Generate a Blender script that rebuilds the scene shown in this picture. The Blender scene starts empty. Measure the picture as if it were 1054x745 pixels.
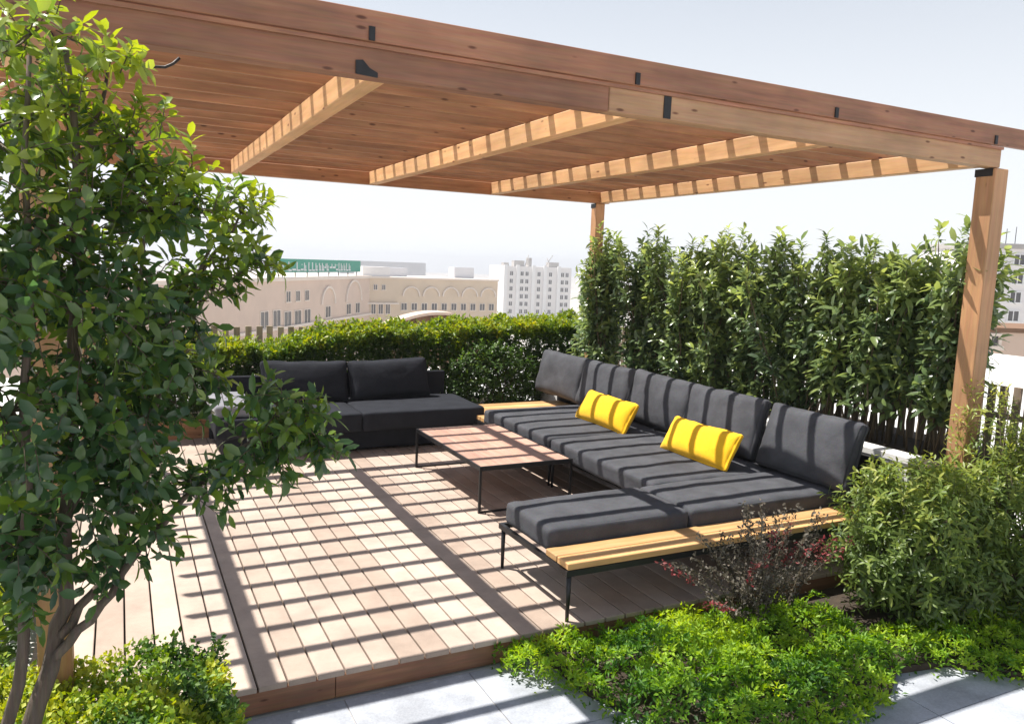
import bpy, bmesh, math, random
import numpy as np
from mathutils import Vector, Matrix, noise
random.seed(7)
rs = np.random.RandomState(11)
scn = bpy.context.scene
col = scn.collection
R_ = math.radians

# ------------------------------------------------------------------ materials
def new_mat(name):
    m = bpy.data.materials.new(name); m.use_nodes = True
    nt = m.node_tree
    b = nt.nodes['Principled BSDF']
    return m, nt, b
def N(nt, t, **kw):
    n = nt.nodes.new(t)
    for k, v in kw.items():
        if hasattr(n, k): setattr(n, k, v)
    return n
def ramp(nt, stops):
    r = N(nt, 'ShaderNodeValToRGB')
    cr = r.color_ramp
    while len(cr.elements) > 1: cr.elements.remove(cr.elements[-1])
    cr.elements[0].position = stops[0][0]; cr.elements[0].color = (*stops[0][1], 1)
    for p, c in stops[1:]:
        e = cr.elements.new(p); e.color = (*c, 1)
    return r
def lk(nt, a, b): nt.links.new(a, b)
def coords(nt, scale=(1, 1, 1), rnd=True):
    tc = N(nt, 'ShaderNodeTexCoord'); mp = N(nt, 'ShaderNodeMapping')
    lk(nt, tc.outputs['Object'], mp.inputs['Vector']); mp.inputs['Scale'].default_value = scale
    if rnd:
        oi = N(nt, 'ShaderNodeObjectInfo'); ml = N(nt, 'ShaderNodeMath', operation='MULTIPLY'); ml.inputs[1].default_value = 37.0
        lk(nt, oi.outputs['Random'], ml.inputs[0])
        cb = N(nt, 'ShaderNodeCombineXYZ')
        for k in range(3): lk(nt, ml.outputs[0], cb.inputs[k])
        lk(nt, cb.outputs[0], mp.inputs['Location'])
    return mp.outputs[0]
def noise_tex(nt, vec, scale, detail=4, rough=.55):
    n = N(nt, 'ShaderNodeTexNoise'); n.inputs['Scale'].default_value = scale
    n.inputs['Detail'].default_value = detail; n.inputs['Roughness'].default_value = rough
    if vec is not None: lk(nt, vec, n.inputs['Vector'])
    return n
def bump(nt, b, h, strength=.3, dist=.01):
    bp = N(nt, 'ShaderNodeBump'); bp.inputs['Strength'].default_value = strength; bp.inputs['Distance'].default_value = dist
    lk(nt, h, bp.inputs['Height']); lk(nt, bp.outputs[0], b.inputs['Normal'])
def mixc(nt, f, a, b, mode='MIX'):
    m = N(nt, 'ShaderNodeMix', data_type='RGBA', blend_type=mode)
    if isinstance(f, (int, float)): m.inputs[0].default_value = f
    else: lk(nt, f, m.inputs[0])
    for s, v in ((6, a), (7, b)):
        if isinstance(v, tuple): m.inputs[s].default_value = (*v, 1)
        else: lk(nt, v, m.inputs[s])
    return m.outputs[2]

def wood(name, axis, dark, mid, light, rough=.6, knots=True, dirt=.25):
    m, nt, b = new_mat(name)
    sc = {'x': (.9, 14, 14), 'y': (14, .9, 14), 'z': (14, 14, .9)}[axis]
    v = coords(nt, sc)
    n1 = noise_tex(nt, v, 2.0, 6, .6)
    n2 = noise_tex(nt, v, 9.0, 3, .5)
    r = ramp(nt, [(.25, dark), (.5, mid), (.75, light)])
    lk(nt, n1.outputs['Fac'], r.inputs[0])
    c = mixc(nt, .25, r.outputs[0], n2.outputs['Color'], 'SOFT_LIGHT')
    v2 = coords(nt, (1, 1, 1))
    n3 = noise_tex(nt, v2, 2.2, 3)
    r3 = ramp(nt, [(.35, (.72, .72, .72)), (.65, (1.06, 1.03, 1.0))])
    lk(nt, n3.outputs['Fac'], r3.inputs[0])
    c = mixc(nt, 1.0 if dirt > .3 else .7, c, r3.outputs[0], 'MULTIPLY')
    if knots:
        ksc = {'x': (4.2, 13, 13), 'y': (13, 4.2, 13), 'z': (13, 13, 4.2)}[axis]
        vk = coords(nt, ksc)
        vo = N(nt, 'ShaderNodeTexVoronoi'); vo.inputs['Scale'].default_value = 1.0
        lk(nt, vk, vo.inputs['Vector'])
        rk = ramp(nt, [(.0, (.10, .05, .03)), (.07, (.28, .15, .09)), (.125, (1, 1, 1))])
        lk(nt, vo.outputs['Distance'], rk.inputs[0])
        c = mixc(nt, .85, c, rk.outputs[0], 'MULTIPLY')
    # every board has its own tone
    oi = N(nt, 'ShaderNodeObjectInfo')
    hv = N(nt, 'ShaderNodeHueSaturation')
    mr = N(nt, 'ShaderNodeMapRange'); mr.inputs[3].default_value = .76; mr.inputs[4].default_value = 1.18
    lk(nt, oi.outputs['Random'], mr.inputs[0]); lk(nt, mr.outputs[0], hv.inputs['Value'])
    lk(nt, c, hv.inputs['Color'])
    lk(nt, hv.outputs[0], b.inputs['Base Color'])
    b.inputs['Roughness'].default_value = rough
    bump(nt, b, n1.outputs['Fac'], .25, .004)
    return m

def fabric(name, base, rough=.9, var=.15, sheen=.25, weave=900):
    m, nt, b = new_mat(name)
    v = coords(nt)
    n1 = noise_tex(nt, v, 6, 4)
    hi = tuple(min(1, x * (1 + var)) for x in base); lo = tuple(x * (1 - var) for x in base)
    r = ramp(nt, [(.3, lo), (.7, hi)]); lk(nt, n1.outputs['Fac'], r.inputs[0])
    n2 = noise_tex(nt, v, weave * .16, 3, .7)
    c = mixc(nt, .6, r.outputs[0], n2.outputs['Color'], 'SOFT_LIGHT')
    lk(nt, c, b.inputs['Base Color'])
    b.inputs['Roughness'].default_value = rough
    b.inputs['Sheen Weight'].default_value = sheen
    b.inputs['Specular IOR Level'].default_value = .15
    n3 = noise_tex(nt, v, 14, 4)
    ad = N(nt, 'ShaderNodeMath', operation='ADD'); lk(nt, n3.outputs['Fac'], ad.inputs[0])
    ml = N(nt, 'ShaderNodeMath', operation='MULTIPLY'); ml.inputs[1].default_value = .25
    lk(nt, n2.outputs['Fac'], ml.inputs[0]); lk(nt, ml.outputs[0], ad.inputs[1])
    bump(nt, b, ad.outputs[0], .35, .012)
    return m

def leafmat(name, stops, trans=.35, rough=.38, spec=.5):
    m, nt, b = new_mat(name)
    at = N(nt, 'ShaderNodeAttribute'); at.attribute_name = 'tint'
    r = ramp(nt, stops); lk(nt, at.outputs['Fac'], r.inputs[0])
    lk(nt, r.outputs[0], b.inputs['Base Color'])
    b.inputs['Roughness'].default_value = rough
    b.inputs['Specular IOR Level'].default_value = spec
    tr = N(nt, 'ShaderNodeBsdfTranslucent')
    hv = N(nt, 'ShaderNodeHueSaturation'); hv.inputs['Saturation'].default_value = 1.15; hv.inputs['Value'].default_value = 1.7
    hv.inputs['Hue'].default_value = .485
    lk(nt, r.outputs[0], hv.inputs['Color']); lk(nt, hv.outputs[0], tr.inputs['Color'])
    mx = N(nt, 'ShaderNodeMixShader'); mx.inputs[0].default_value = trans
    lk(nt, b.outputs[0], mx.inputs[1]); lk(nt, tr.outputs[0], mx.inputs[2])
    lk(nt, mx.outputs[0], nt.nodes['Material Output'].inputs['Surface'])
    return m

def plain(name, base, rough=.7, metal=0, var=.12, scale=4, bmp=.1):
    m, nt, b = new_mat(name)
    v = coords(nt)
    n1 = noise_tex(nt, v, scale, 6, .6)
    r = ramp(nt, [(.3, tuple(x * (1 - var) for x in base)), (.7, tuple(min(1, x * (1 + var)) for x in base))])
    lk(nt, n1.outputs['Fac'], r.inputs[0]); lk(nt, r.outputs[0], b.inputs['Base Color'])
    b.inputs['Roughness'].default_value = rough; b.inputs['Metallic'].default_value = metal
    if bmp: 
        n2 = noise_tex(nt, v, scale * 12, 3)
        bump(nt, b, n2.outputs['Fac'], bmp, .004)
    return m

def tinted(name, stops, rough=.7, scale=30, bmp=.2, stretch=(1, 1, 1), spec=.4, blotch=0):
    """colour by a per-piece 'tint' attribute, with fine grain"""
    m, nt, b = new_mat(name)
    at = N(nt, 'ShaderNodeAttribute'); at.attribute_name = 'tint'
    r = ramp(nt, stops); lk(nt, at.outputs['Fac'], r.inputs[0])
    v = coords(nt, stretch, False)
    n1 = noise_tex(nt, v, scale, 5, .6)
    rr = ramp(nt, [(.3, (.86, .86, .86)), (.7, (1.06, 1.06, 1.06))]); lk(nt, n1.outputs['Fac'], rr.inputs[0])
    c = mixc(nt, 1.0, r.outputs[0], rr.outputs[0], 'MULTIPLY')
    if blotch:
        n4 = noise_tex(nt, coords(nt, (1, 1, 1), False), 3.1, 5, .65)
        r4 = ramp(nt, [(.35, (1 - blotch,) * 3), (.6, (1, 1, 1))]); lk(nt, n4.outputs['Fac'], r4.inputs[0])
        c = mixc(nt, 1.0, c, r4.outputs[0], 'MULTIPLY')
    lk(nt, c, b.inputs['Base Color'])
    b.inputs['Roughness'].default_value = rough; b.inputs['Specular IOR Level'].default_value = spec
    bump(nt, b, n1.outputs['Fac'], bmp, .003)
    return m

M = {}
for ax in 'xyz':
    M['cedar_' + ax] = wood('cedar stain ' + ax, ax, (.27, .12, .052), (.42, .20, .09), (.54, .28, .135))
M['cedar_dark_x'] = wood('dark cedar x', 'x', (.24, .105, .06), (.35, .16, .09), (.44, .215, .125), dirt=.4)
M['cedar_pale_x'] = wood('pale cedar x', 'x', (.36, .20, .10), (.47, .27, .145), (.55, .34, .19))
M['rafter_y'] = wood('rafter wood', 'y', (.50, .27, .12), (.62, .36, .17), (.70, .43, .22))
M['post_z'] = wood('post wood', 'z', (.38, .19, .09), (.50, .27, .13), (.58, .33, .17))
M['teak_x'] = wood('teak slats x', 'x', (.50, .27, .10), (.62, .36, .15), (.70, .44, .21), knots=False)
M['teak_y'] = wood('table boards', 'y', (.36, .20, .145), (.46, .27, .20), (.54, .34, .26), knots=False)
M['riser_x'] = wood('deck riser', 'x', (.16, .075, .04), (.25, .12, .065), (.33, .17, .095), dirt=.4)
M['fence_wood'] = wood('weathered picket', 'z', (.19, .14, .10), (.28, .215, .16), (.37, .295, .225), rough=.85, knots=False)
M['fence_pale'] = wood('pale picket', 'z', (.42, .34, .24), (.55, .46, .34), (.63, .54, .42), rough=.85, knots=False)
M['charcoal'] = fabric('charcoal fabric', (.070, .072, .080), var=.2, sheen=.0)
M['black_fabric'] = fabric('black fabric', (.022, .024, .030), var=.16, sheen=.0)
M['piping'] = fabric('piping', (.045, .046, .052), sheen=0)
M['yellow'] = fabric('yellow fabric', (.88, .49, .02), var=.06, sheen=.1)
M['sunlit_fabric'] = fabric('sunlit black fabric', (.20, .20, .22), var=.15)  # rear sofa's black upholstery with sunlight put into its colour
M['metal'] = plain('black metal', (.018, .018, .02), .42, .3, .1, 12, .03)
M['steel'] = plain('dark steel plate', (.03, .03, .032), .5, .5, .2, 20, .05)
M['rubber'] = plain('cable rubber', (.02, .016, .014), .5)
M['bark'] = wood('grey brown bark', 'z', (.07, .052, .038), (.155, .118, .086), (.26, .21, .16), .9, False)
for nd_ in M['bark'].node_tree.nodes:
    if nd_.type == 'BUMP': nd_.inputs['Strength'].default_value = 1.0; nd_.inputs['Distance'].default_value = .02
M['stem'] = plain('thin stem', (.11, .085, .05), .85, 0, .3, 30, .3)
M['stucco'] = plain('white stucco', (.72, .71, .69), .9, 0, .06, 6, .2)
M['soil'] = plain('soil', (.05, .036, .024), .95, 0, .4, 18, .6)
M['terrace'] = plain('pale roof membrane', (.62, .61, .58), .9, 0, .07, .6, .05)
M['city_ground'] = plain('city ground', (.45, .42, .38), .95, 0, .2, .02, 0)
M['beige'] = plain('beige render', (.66, .51, .41), .9, 0, .06, .3, 0)
M['tan'] = plain('tan render', (.66, .53, .39), .9, 0, .06, .3, 0)
M['trim'] = plain('pale trim', (.78, .68, .59), .9, 0, .05, .3, 0)
M['white_b'] = plain('white render', (.78, .76, .75), .9, 0, .05, .2, 0)
M['grey_b'] = plain('grey cladding', (.60, .62, .66), .8, 0, .05, .2, 0)
M['glass_d'] = plain('dark window glass', (.07, .065, .065), .2, 0, .2, 1, 0)
M['green_b'] = plain('green banner sheet', (.02, .30, .20), .7, 0, .1, 1, 0)
M['white_p'] = plain('white paint', (.8, .8, .8), .7, 0, .03, 1, 0)
M['brown_b'] = plain('brown timber arch', (.20, .11, .06), .8, 0, .2, 2, 0)
M['concrete'] = plain('raw concrete', (.42, .40, .38), .9, 0, .1, .5, 0)
M['deck'] = tinted('deck boards', [(0, (.41, .315, .25)), (.5, (.48, .38, .31)), (1, (.54, .44, .365))], .66, 60, .35, (20, 1, 1), .3, .22)
M['paver'] = tinted('grey paving tile', [(0, (.40, .425, .47)), (1, (.47, .495, .54))], .8, 90, .2, (1, 1, 1), .25, .3)
# foliage
M['leaf_tree'] = leafmat('tree leaf', [(0, (.032, .070, .034)), (.35, (.060, .125, .042)), (.7, (.15, .23, .035)), (1, (.30, .36, .05))], .42, .27, .8)
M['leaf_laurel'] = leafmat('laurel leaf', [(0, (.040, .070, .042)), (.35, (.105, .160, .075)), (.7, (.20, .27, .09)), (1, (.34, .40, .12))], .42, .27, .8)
M['leaf_hedge'] = leafmat('rear hedge leaf', [(0, (.026, .060, .022)), (.45, (.075, .15, .026)), (.75, (.22, .30, .028)), (1, (.42, .40, .035))], .38, .45, .4)
M['leaf_gold'] = leafmat('golden hedge leaf', [(0, (.020, .060, .022)), (.45, (.055, .13, .026)), (.72, (.20, .32, .03)), (1, (.44, .47, .05))], .30, .5, .4)
M['leaf_cover'] = leafmat('bright ground cover leaf', [(0, (.020, .065, .018)), (.35, (.07, .18, .022)), (.6, (.20, .36, .028)), (1, (.42, .55, .05))], .40, .5, .35)
M['leaf_nandina'] = leafmat('nandina leaf', [(0, (.025, .050, .020)), (.4, (.075, .125, .036)), (.7, (.17, .24, .05)), (1, (.33, .36, .075))], .40, .42, .45)
M['leaf_barberry'] = leafmat('barberry leaf', [(0, (.030, .028, .022)), (.35, (.095, .085, .062)), (.6, (.20, .175, .14)), (.8, (.18, .05, .045)), (1, (.30, .06, .06))], .28, .5, .35)

# ------------------------------------------------------------------ mesh builder
class MB:
    def __init__(s): s.v = []; s.f = []; s.t = []; s.smooth = False
    def add(s, vs, fs, tint=.5):
        o = len(s.v); s.v += [tuple(p) for p in vs]; s.f += [tuple(i + o for i in f) for f in fs]; s.t += [tint] * len(vs)
        return s
    def box(s, x0, x1, y0, y1, z0, z1, tint=.5, ch=0.0):
        if ch <= 0:
            vs = [(x, y, z) for z in (z0, z1) for y in (y0, y1) for x in (x0, x1)]
            fs = [(0, 2, 3, 1), (4, 5, 7, 6), (0, 1, 5, 4), (2, 6, 7, 3), (0, 4, 6, 2), (1, 3, 7, 5)]
            return s.add(vs, fs, tint)
        return s.obox(((x0 + x1) / 2, (y0 + y1) / 2, (z0 + z1) / 2), (1, 0, 0), (0, 1, 0), (x1 - x0) / 2, (y1 - y0) / 2, (z1 - z0) / 2, tint, ch)
    def obox(s, c, a, b, ha, hb, hc, tint=.5, ch=0.0):
        c = Vector(c); a = Vector(a).normalized(); b = Vector(b).normalized(); n = a.cross(b).normalized()
        bm = bmesh.new(); bmesh.ops.create_cube(bm, size=2)
        for v in bm.verts: v.co = Vector((v.co.x * ha, v.co.y * hb, v.co.z * hc))
        if ch > 0: bmesh.ops.bevel(bm, geom=bm.edges[:], offset=ch, segments=1, affect='EDGES')
        bm.verts.index_update()
        vs = [c + a * v.co.x + b * v.co.y + n * v.co.z for v in bm.verts]
        fs = [[v.index for v in f.verts] for f in bm.faces]
        bm.free(); return s.add(vs, fs, tint)
    def tube(s, pts, r, k=6, tint=.5):
        pts = [Vector(p) for p in pts]
        if not hasattr(r, '__len__'): r = [r] * len(pts)
        vs = []; fs = []
        up = Vector((0, 0, 1)); prev = None
        for i, p in enumerate(pts):
            d = (pts[min(i + 1, len(pts) - 1)] - pts[max(i - 1, 0)]).normalized()
            if prev is None:
                u = d.cross(up) if abs(d.z) < .95 else d.cross(Vector((1, 0, 0)))
            else: u = prev - d * prev.dot(d)
            u.normalize(); prev = u; w = d.cross(u)
            for j in range(k):
                a = 2 * math.pi * j / k
                vs.append(p + (u * math.cos(a) + w * math.sin(a)) * r[i])
        for i in range(len(pts) - 1):
            for j in range(k):
                a, b = i * k + j, i * k + (j + 1) % k
                fs.append((a, b, b + k, a + k))
        fs.append(tuple(range(k - 1, -1, -1))); fs.append(tuple(range((len(pts) - 1) * k, len(pts) * k)))
        s.smooth = True
        return s.add(vs, fs, tint)
    def build(s, name, mat, parent=None, origin=None):
        if origin is None: origin = parent['org'] if parent is not None and 'org' in parent else (0, 0, 0)
        o3 = np.array(tuple(origin))
        me = bpy.data.meshes.new(name)
        V = np.array(s.v, dtype=float) - o3
        me.from_pydata(V.tolist(), [], s.f); me.update()
        at = me.attributes.new('tint', 'FLOAT', 'POINT'); at.data.foreach_set('value', np.array(s.t, dtype=np.float32))
        if s.smooth: me.polygons.foreach_set('use_smooth', [True] * len(me.polygons))
        me.materials.append(mat)
        return link(name, me, parent, origin)
ORG = {}
def link(name, me, parent=None, origin=(0, 0, 0)):
    ob = bpy.data.objects.new(name, me); col.objects.link(ob)
    if parent is not None: ob.parent = parent
    else: ob.location = tuple(origin)
    ORG[ob.name] = tuple(origin)
    return ob
class Th:
    """thing: an Empty at its base, children are built in world coordinates and shifted to it"""
    pass
def tag(o, label=None, cat=None, group=None, kind=None):
    if label: o['label'] = label
    if cat: o['category'] = cat
    if group: o['group'] = group
    if kind: o['kind'] = kind
    return o
def thing(name, loc, label, cat, group=None):
    o = bpy.data.objects.new(name, None); col.objects.link(o); o.location = loc
    o.empty_display_size = .1
    ORG[o.name] = tuple(loc)
    return tag(o, label, cat, group)
def part(mb, name, mat, root, sub=None):
    """child of root (or of part sub, itself a child of root)"""
    return mb.build(name, mat, sub if sub is not None else root, ORG[root.name])
def top(mb, name, mat, label, cat, origin, group=None):
    return tag(mb.build(name, mat, None, origin), label, cat, group)
def struct(mb, name, mat): return tag(mb.build(name, mat, None, (0, 0, 0)), kind='structure')
def B(*a, **k): return MB().box(*a, **k)

# ------------------------------------------------------------------ leaves (numpy)
T8 = np.array([(0, 0), (.34, -.45), (.34, 0), (.34, .45), (.72, -.42), (.72, 0), (.72, .42), (1, 0)])
F8 = [(0, 2, 1), (0, 3, 2), (1, 2, 5, 4), (2, 3, 6, 5), (4, 5, 7), (5, 6, 7)]
T4 = np.array([(0, 0), (.5, -.5), (1, 0), (.5, .5)])
F4 = [(0, 2, 1), (0, 3, 2)]
def unit(a): return a / np.maximum(np.linalg.norm(a, axis=-1, keepdims=True), 1e-9)
class Leaves:
    def __init__(s, simple=False): s.P = []; s.D = []; s.U = []; s.L = []; s.W = []; s.T = []; s.simple = simple
    def add(s, P, D, U, L, W, T):
        P = np.atleast_2d(P); n = len(P)
        s.P.append(P); s.D.append(np.broadcast_to(D, (n, 3))); s.U.append(np.broadcast_to(U, (n, 3)))
        s.L.append(np.broadcast_to(L, (n,))); s.W.append(np.broadcast_to(W, (n,))); s.T.append(np.broadcast_to(T, (n,)))
    def mesh(s, name, mat, origin, bend=.25, fold=.35):
        P = np.concatenate(s.P) - np.array(origin); D = unit(np.concatenate(s.D)); U = np.concatenate(s.U)
        L = np.concatenate(s.L); W = np.concatenate(s.W); T = np.clip(np.concatenate(s.T), 0, 1)
        S = unit(np.cross(D, U)); U = np.cross(S, D)
        Tm, Fm = (T4, F4) if s.simple else (T8, F8)
        n, k = len(P), len(Tm)
        u = Tm[:, 0][None, :, None]; v = Tm[:, 1][None, :, None]
        bj = bend * (.4 + 1.2 * rs.rand(n))[:, None, None]
        h = fold * np.abs(v) * W[:, None, None] - bj * u * u * L[:, None, None]
        V = P[:, None] + D[:, None] * (u * L[:, None, None]) + S[:, None] * (v * W[:, None, None]) + U[:, None] * h
        V = V.reshape(-1, 3)
        me = bpy.data.meshes.new(name)
        me.vertices.add(len(V)); me.vertices.foreach_set('co', V.astype(np.float32).ravel())
        loops = []; starts = []; tot = []
        base = np.arange(n) * k
        idx = []; c = 0
        per = sum(len(f) for f in Fm)
        pat = np.concatenate([np.array(f) for f in Fm])
        li = (base[:, None] + pat[None]).ravel()
        st = np.concatenate([[0], np.cumsum([len(f) for f in Fm])[:-1]])
        ls = (np.arange(n)[:, None] * per + st[None]).ravel()
        lt = np.tile([len(f) for f in Fm], n)
        me.loops.add(len(li)); me.loops.foreach_set('vertex_index', li.astype(np.int32))
        me.polygons.add(len(ls)); me.polygons.foreach_set('loop_start', ls.astype(np.int32)); me.polygons.foreach_set('loop_total', lt.astype(np.int32))
        me.polygons.foreach_set('use_smooth', np.ones(len(ls), dtype=bool))
        me.update(calc_edges=True)
        at = me.attributes.new('tint', 'FLOAT', 'POINT')
        at.data.foreach_set('value', np.repeat(T, k).astype(np.float32))
        me.materials.append(mat)
        return me
    def part(s, name, mat, root, **k):
        return link(name, s.mesh(name, mat, ORG[root.name], **k), root)
def rdir(n, up=0.0):
    a = rs.normal(size=(n, 3)); a = unit(a); a[:, 2] += up; return unit(a)
def twig(lv, mb, p, d, length, n, L, W, tint, tvar=.15, spread=.9, droop=.0, rad=.0025, tip=.15):
    """a leafy twig: leaves alternate along it with a rosette at the tip"""
    d = unit(np.array(d)); p = np.array(p)
    side = unit(np.cross(d, unit(rs.normal(size=3)))); s2 = np.cross(d, side)
    t = np.linspace(.15, 1, n); ang = np.arange(n) * 2.4 + rs.rand() * 6
    sag = -droop * length * t ** 2
    P = p + d * (t * length)[:, None]; P[:, 2] += sag
    rad_dir = side * np.cos(ang)[:, None] + s2 * np.sin(ang)[:, None]
    fw = (.25 + .75 * t ** 2)[:, None]
    D = d * fw + rad_dir * spread + rs.normal(size=(n, 3)) * .18
    D[:, 2] -= droop * .8
    U = d * 1.0 - rad_dir * .3 + np.array([0, 0, .8]) + rs.normal(size=(n, 3)) * .25
    lv.add(P, D, U, L * (.5 + .75 * rs.rand(n)), W * (.6 + .6 * rs.rand(n)), tint + tvar * rs.normal(size=n) + tip * (t - .5))
    if mb is not None:
        e = p + d * length; e[2] -= droop * length
        mb.tube([p, (p + e) / 2 + np.array([0, 0, droop * length * .25]), e], [rad, rad * .8, rad * .5], 3)

# ------------------------------------------------------------------ the setting
struct(B(-900, 900, -300, 1500, -20.2, -20), 'city_ground', M['city_ground'])
struct(B(-6, 24, -6, 15, -.62, -.152), 'roof_terrace', M['terrace'])
# paving: separate slabs with open joints
pv = MB(); pv.box(-3, 6.6, -1.5, 3.545, -.146, -.151 + .002)
pv = MB()
px0 = .272
for i in range(-5, 10):
    for j in range(0, 9):
        x = px0 + i * .664; y1 = 3.54 - j * .64
        pv.box(x + .003, x + .661, y1 - .637, y1 - .003, -.1455, -.14, rs.rand(), .0)
struct(pv, 'paving', M['paver'])
struct(B(-3.2, 6.4, -2.3, 3.55, -.15, -.1456), 'paving_bed', M['concrete'])
# planting beds, soil a little above the paving
bed = MB()
poly = [(2.02, 3.54), (2.06, 3.1), (2.2, 2.75), (2.5, 2.5), (3.1, 2.44), (3.55, 2.5), (3.75, 2.62), (4.1, 2.56), (4.35, 2.3), (4.9, 1.9), (6.6, 1.9), (6.6, 3.54)]
n = len(poly)
bed.add([(x, y, -.139) for x, y in poly] + [(x, y, -.10) for x, y in poly], [tuple(range(n, 2 * n))] + [(i, (i + 1) % n, n + (i + 1) % n, n + i) for i in range(n)])
struct(bed, 'planting_bed', M['soil'])
struct(B(-1.6, .36, 2.2, 3.5, -.139, -.08), 'left_planting_bed', M['soil'])
# deck boards run away from the camera
dk = MB(); pit = .138
x = .534 - 7 * pit; i = 0
while x < 4.9:
    dk.box(x + .005, x + pit - .004, 3.56, 8.95, -.027, 0, rs.rand(), .003)
    x += pit
dk_o = struct(dk, 'deck', M['deck'])
struct(B(-.44, 4.92, 3.60, 8.95, -.14, -.105), 'deck_base', M['soil'])
rr = MB()
for a, b in ((-.42, .9), (.903, 2.35), (2.353, 4.93)): rr.box(a, b, 3.568, 3.592, -.139, -.028, .5, .002)
struct(rr, 'deck_riser', M['riser_x'])
# raised planter behind the long sofa
w = thing('planter_wall', (5.05, 5.9, -.14), 'low white stucco planter wall behind the long sofa', 'planter')
part(B(4.96, 5.06, 3.54, 8.95, -.14, .70), 'wall', M['stucco'], w)
part(B(4.945, 5.09, 3.53, 8.95, .702, .755, .5, .006), 'coping', M['stucco'], w)
part(B(5.062, 6.3, 3.56, 9.3, -.14, .66), 'soil', M['soil'], w)
w = thing('planter_kerb', (2.5, 8.9, 0), 'low timber kerb in front of the clipped rear hedge', 'kerb')
part(B(-.4, 4.935, 8.96, 9.05, -.13, .22, .5, .004), 'board', M['cedar_x'], w)
part(B(-.4, 4.93, 9.052, 10.0, -.13, .14), 'soil', M['soil'], w)

# ------------------------------------------------------------------ pergola
pg = thing('pergola', (2.4, 5.7, 0), 'stained timber pergola with slatted roof over the seating deck', 'pergola')
ZB, ZT = 2.767, 2.895
bl = part(B(-.47, 2.172, 3.35, 3.44, ZB, ZT, .5, .004), 'beam', M['cedar_dark_x'], pg)
br = part(B(2.175, 5.315, 3.35, 3.44, ZB, ZT, .5, .004), 'beam', M['cedar_pale_x'], pg); br['label'] = 'paler right half of the front beam'
part(B(-.47, 5.30, 8.04, 8.13, ZB, ZT, .5, .004), 'beam', M['cedar_x'], pg)
raf = [-.43, .975, 2.33, 3.72, 5.16]
for xr in raf:
    part(B(xr, xr + .09, 3.443, 8.037, ZB + .002, ZT - .001, .5, .005), 'rafter', M['rafter_y'], pg)
for k in range(17):
    yc = 3.337 + .3015 * k
    if k == 0:
        part(B(-.69, 5.62, 3.322, 3.356, 2.905, 3.03, .5, .003), 'fascia', M['cedar_dark_x'], pg)
    else:
        j = (rs.rand() - .5) * .008
        part(B(-.69 + j, 5.62 + j, yc - .0165, yc + .0165, ZT + .001, 3.013, .5, .003), 'roof_slat', M['cedar_x'], pg)
part(B(-.47, 5.31, 3.333, 3.349, 2.882, 2.899), 'trim_strip', M['cedar_dark_x'], pg)
for (x0, y0, y1, z0) in ((-.317, 3.345, 3.465, -.139), (5.27, 3.345, 3.485, -.139), (5.125, 8.05, 8.17, .0), (-.317, 8.05, 8.17, .001)):
    po = part(B(x0, x0 + (.14 if x0 > 5.2 else .118), y0, y1, z0, ZB - .003, .5, .006), 'post', M['post_z'], pg)
    cx = x0 + .065
    part(B(x0 - .004, x0 + (.144 if x0 > 5.2 else .122), y0 + .02, y1 + .004, ZB - .055, ZB - .004), 'bracket', M['steel'], pg, po)
for xb in (.965, 2.315, 3.706, 5.194):
    part(B(xb - .013, xb + .013, 3.314, 3.3225, 2.906, 2.962), 'bracket', M['steel'], pg)
hb = MB(); hz = [(.905, 2.77), (1.0, 2.765), (1.0, 2.785), (.965, 2.80), (.935, 2.83), (.905, 2.825)]
hb.add([(a, 3.343, b) for a, b in hz] + [(a, 3.3495, b) for a, b in hz], [tuple(range(6)), tuple(range(11, 5, -1))] + [(i, i + 6, (i + 1) % 6 + 6, (i + 1) % 6) for i in range(6)])
part(hb, 'bracket', M['steel'], pg)
part(B(2.505, 2.55, 3.345, 3.3495, 2.771, 2.885), 'bracket', M['steel'], pg)
cb = MB(); cb.tube([(-.16, 3.50, 2.785), (-.121, 3.5, 2.775), (-.024, 3.5, 2.757), (.076, 3.5, 2.729), (.14, 3.5, 2.720), (.18, 3.5, 2.724), (.209, 3.5, 2.741), (.234, 3.5, 2.767)], .006, 8)
top(cb, 'cable', M['rubber'], 'short dark cable end curling below the front beam', 'cable', (.05, 3.5, 2.767))

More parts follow.
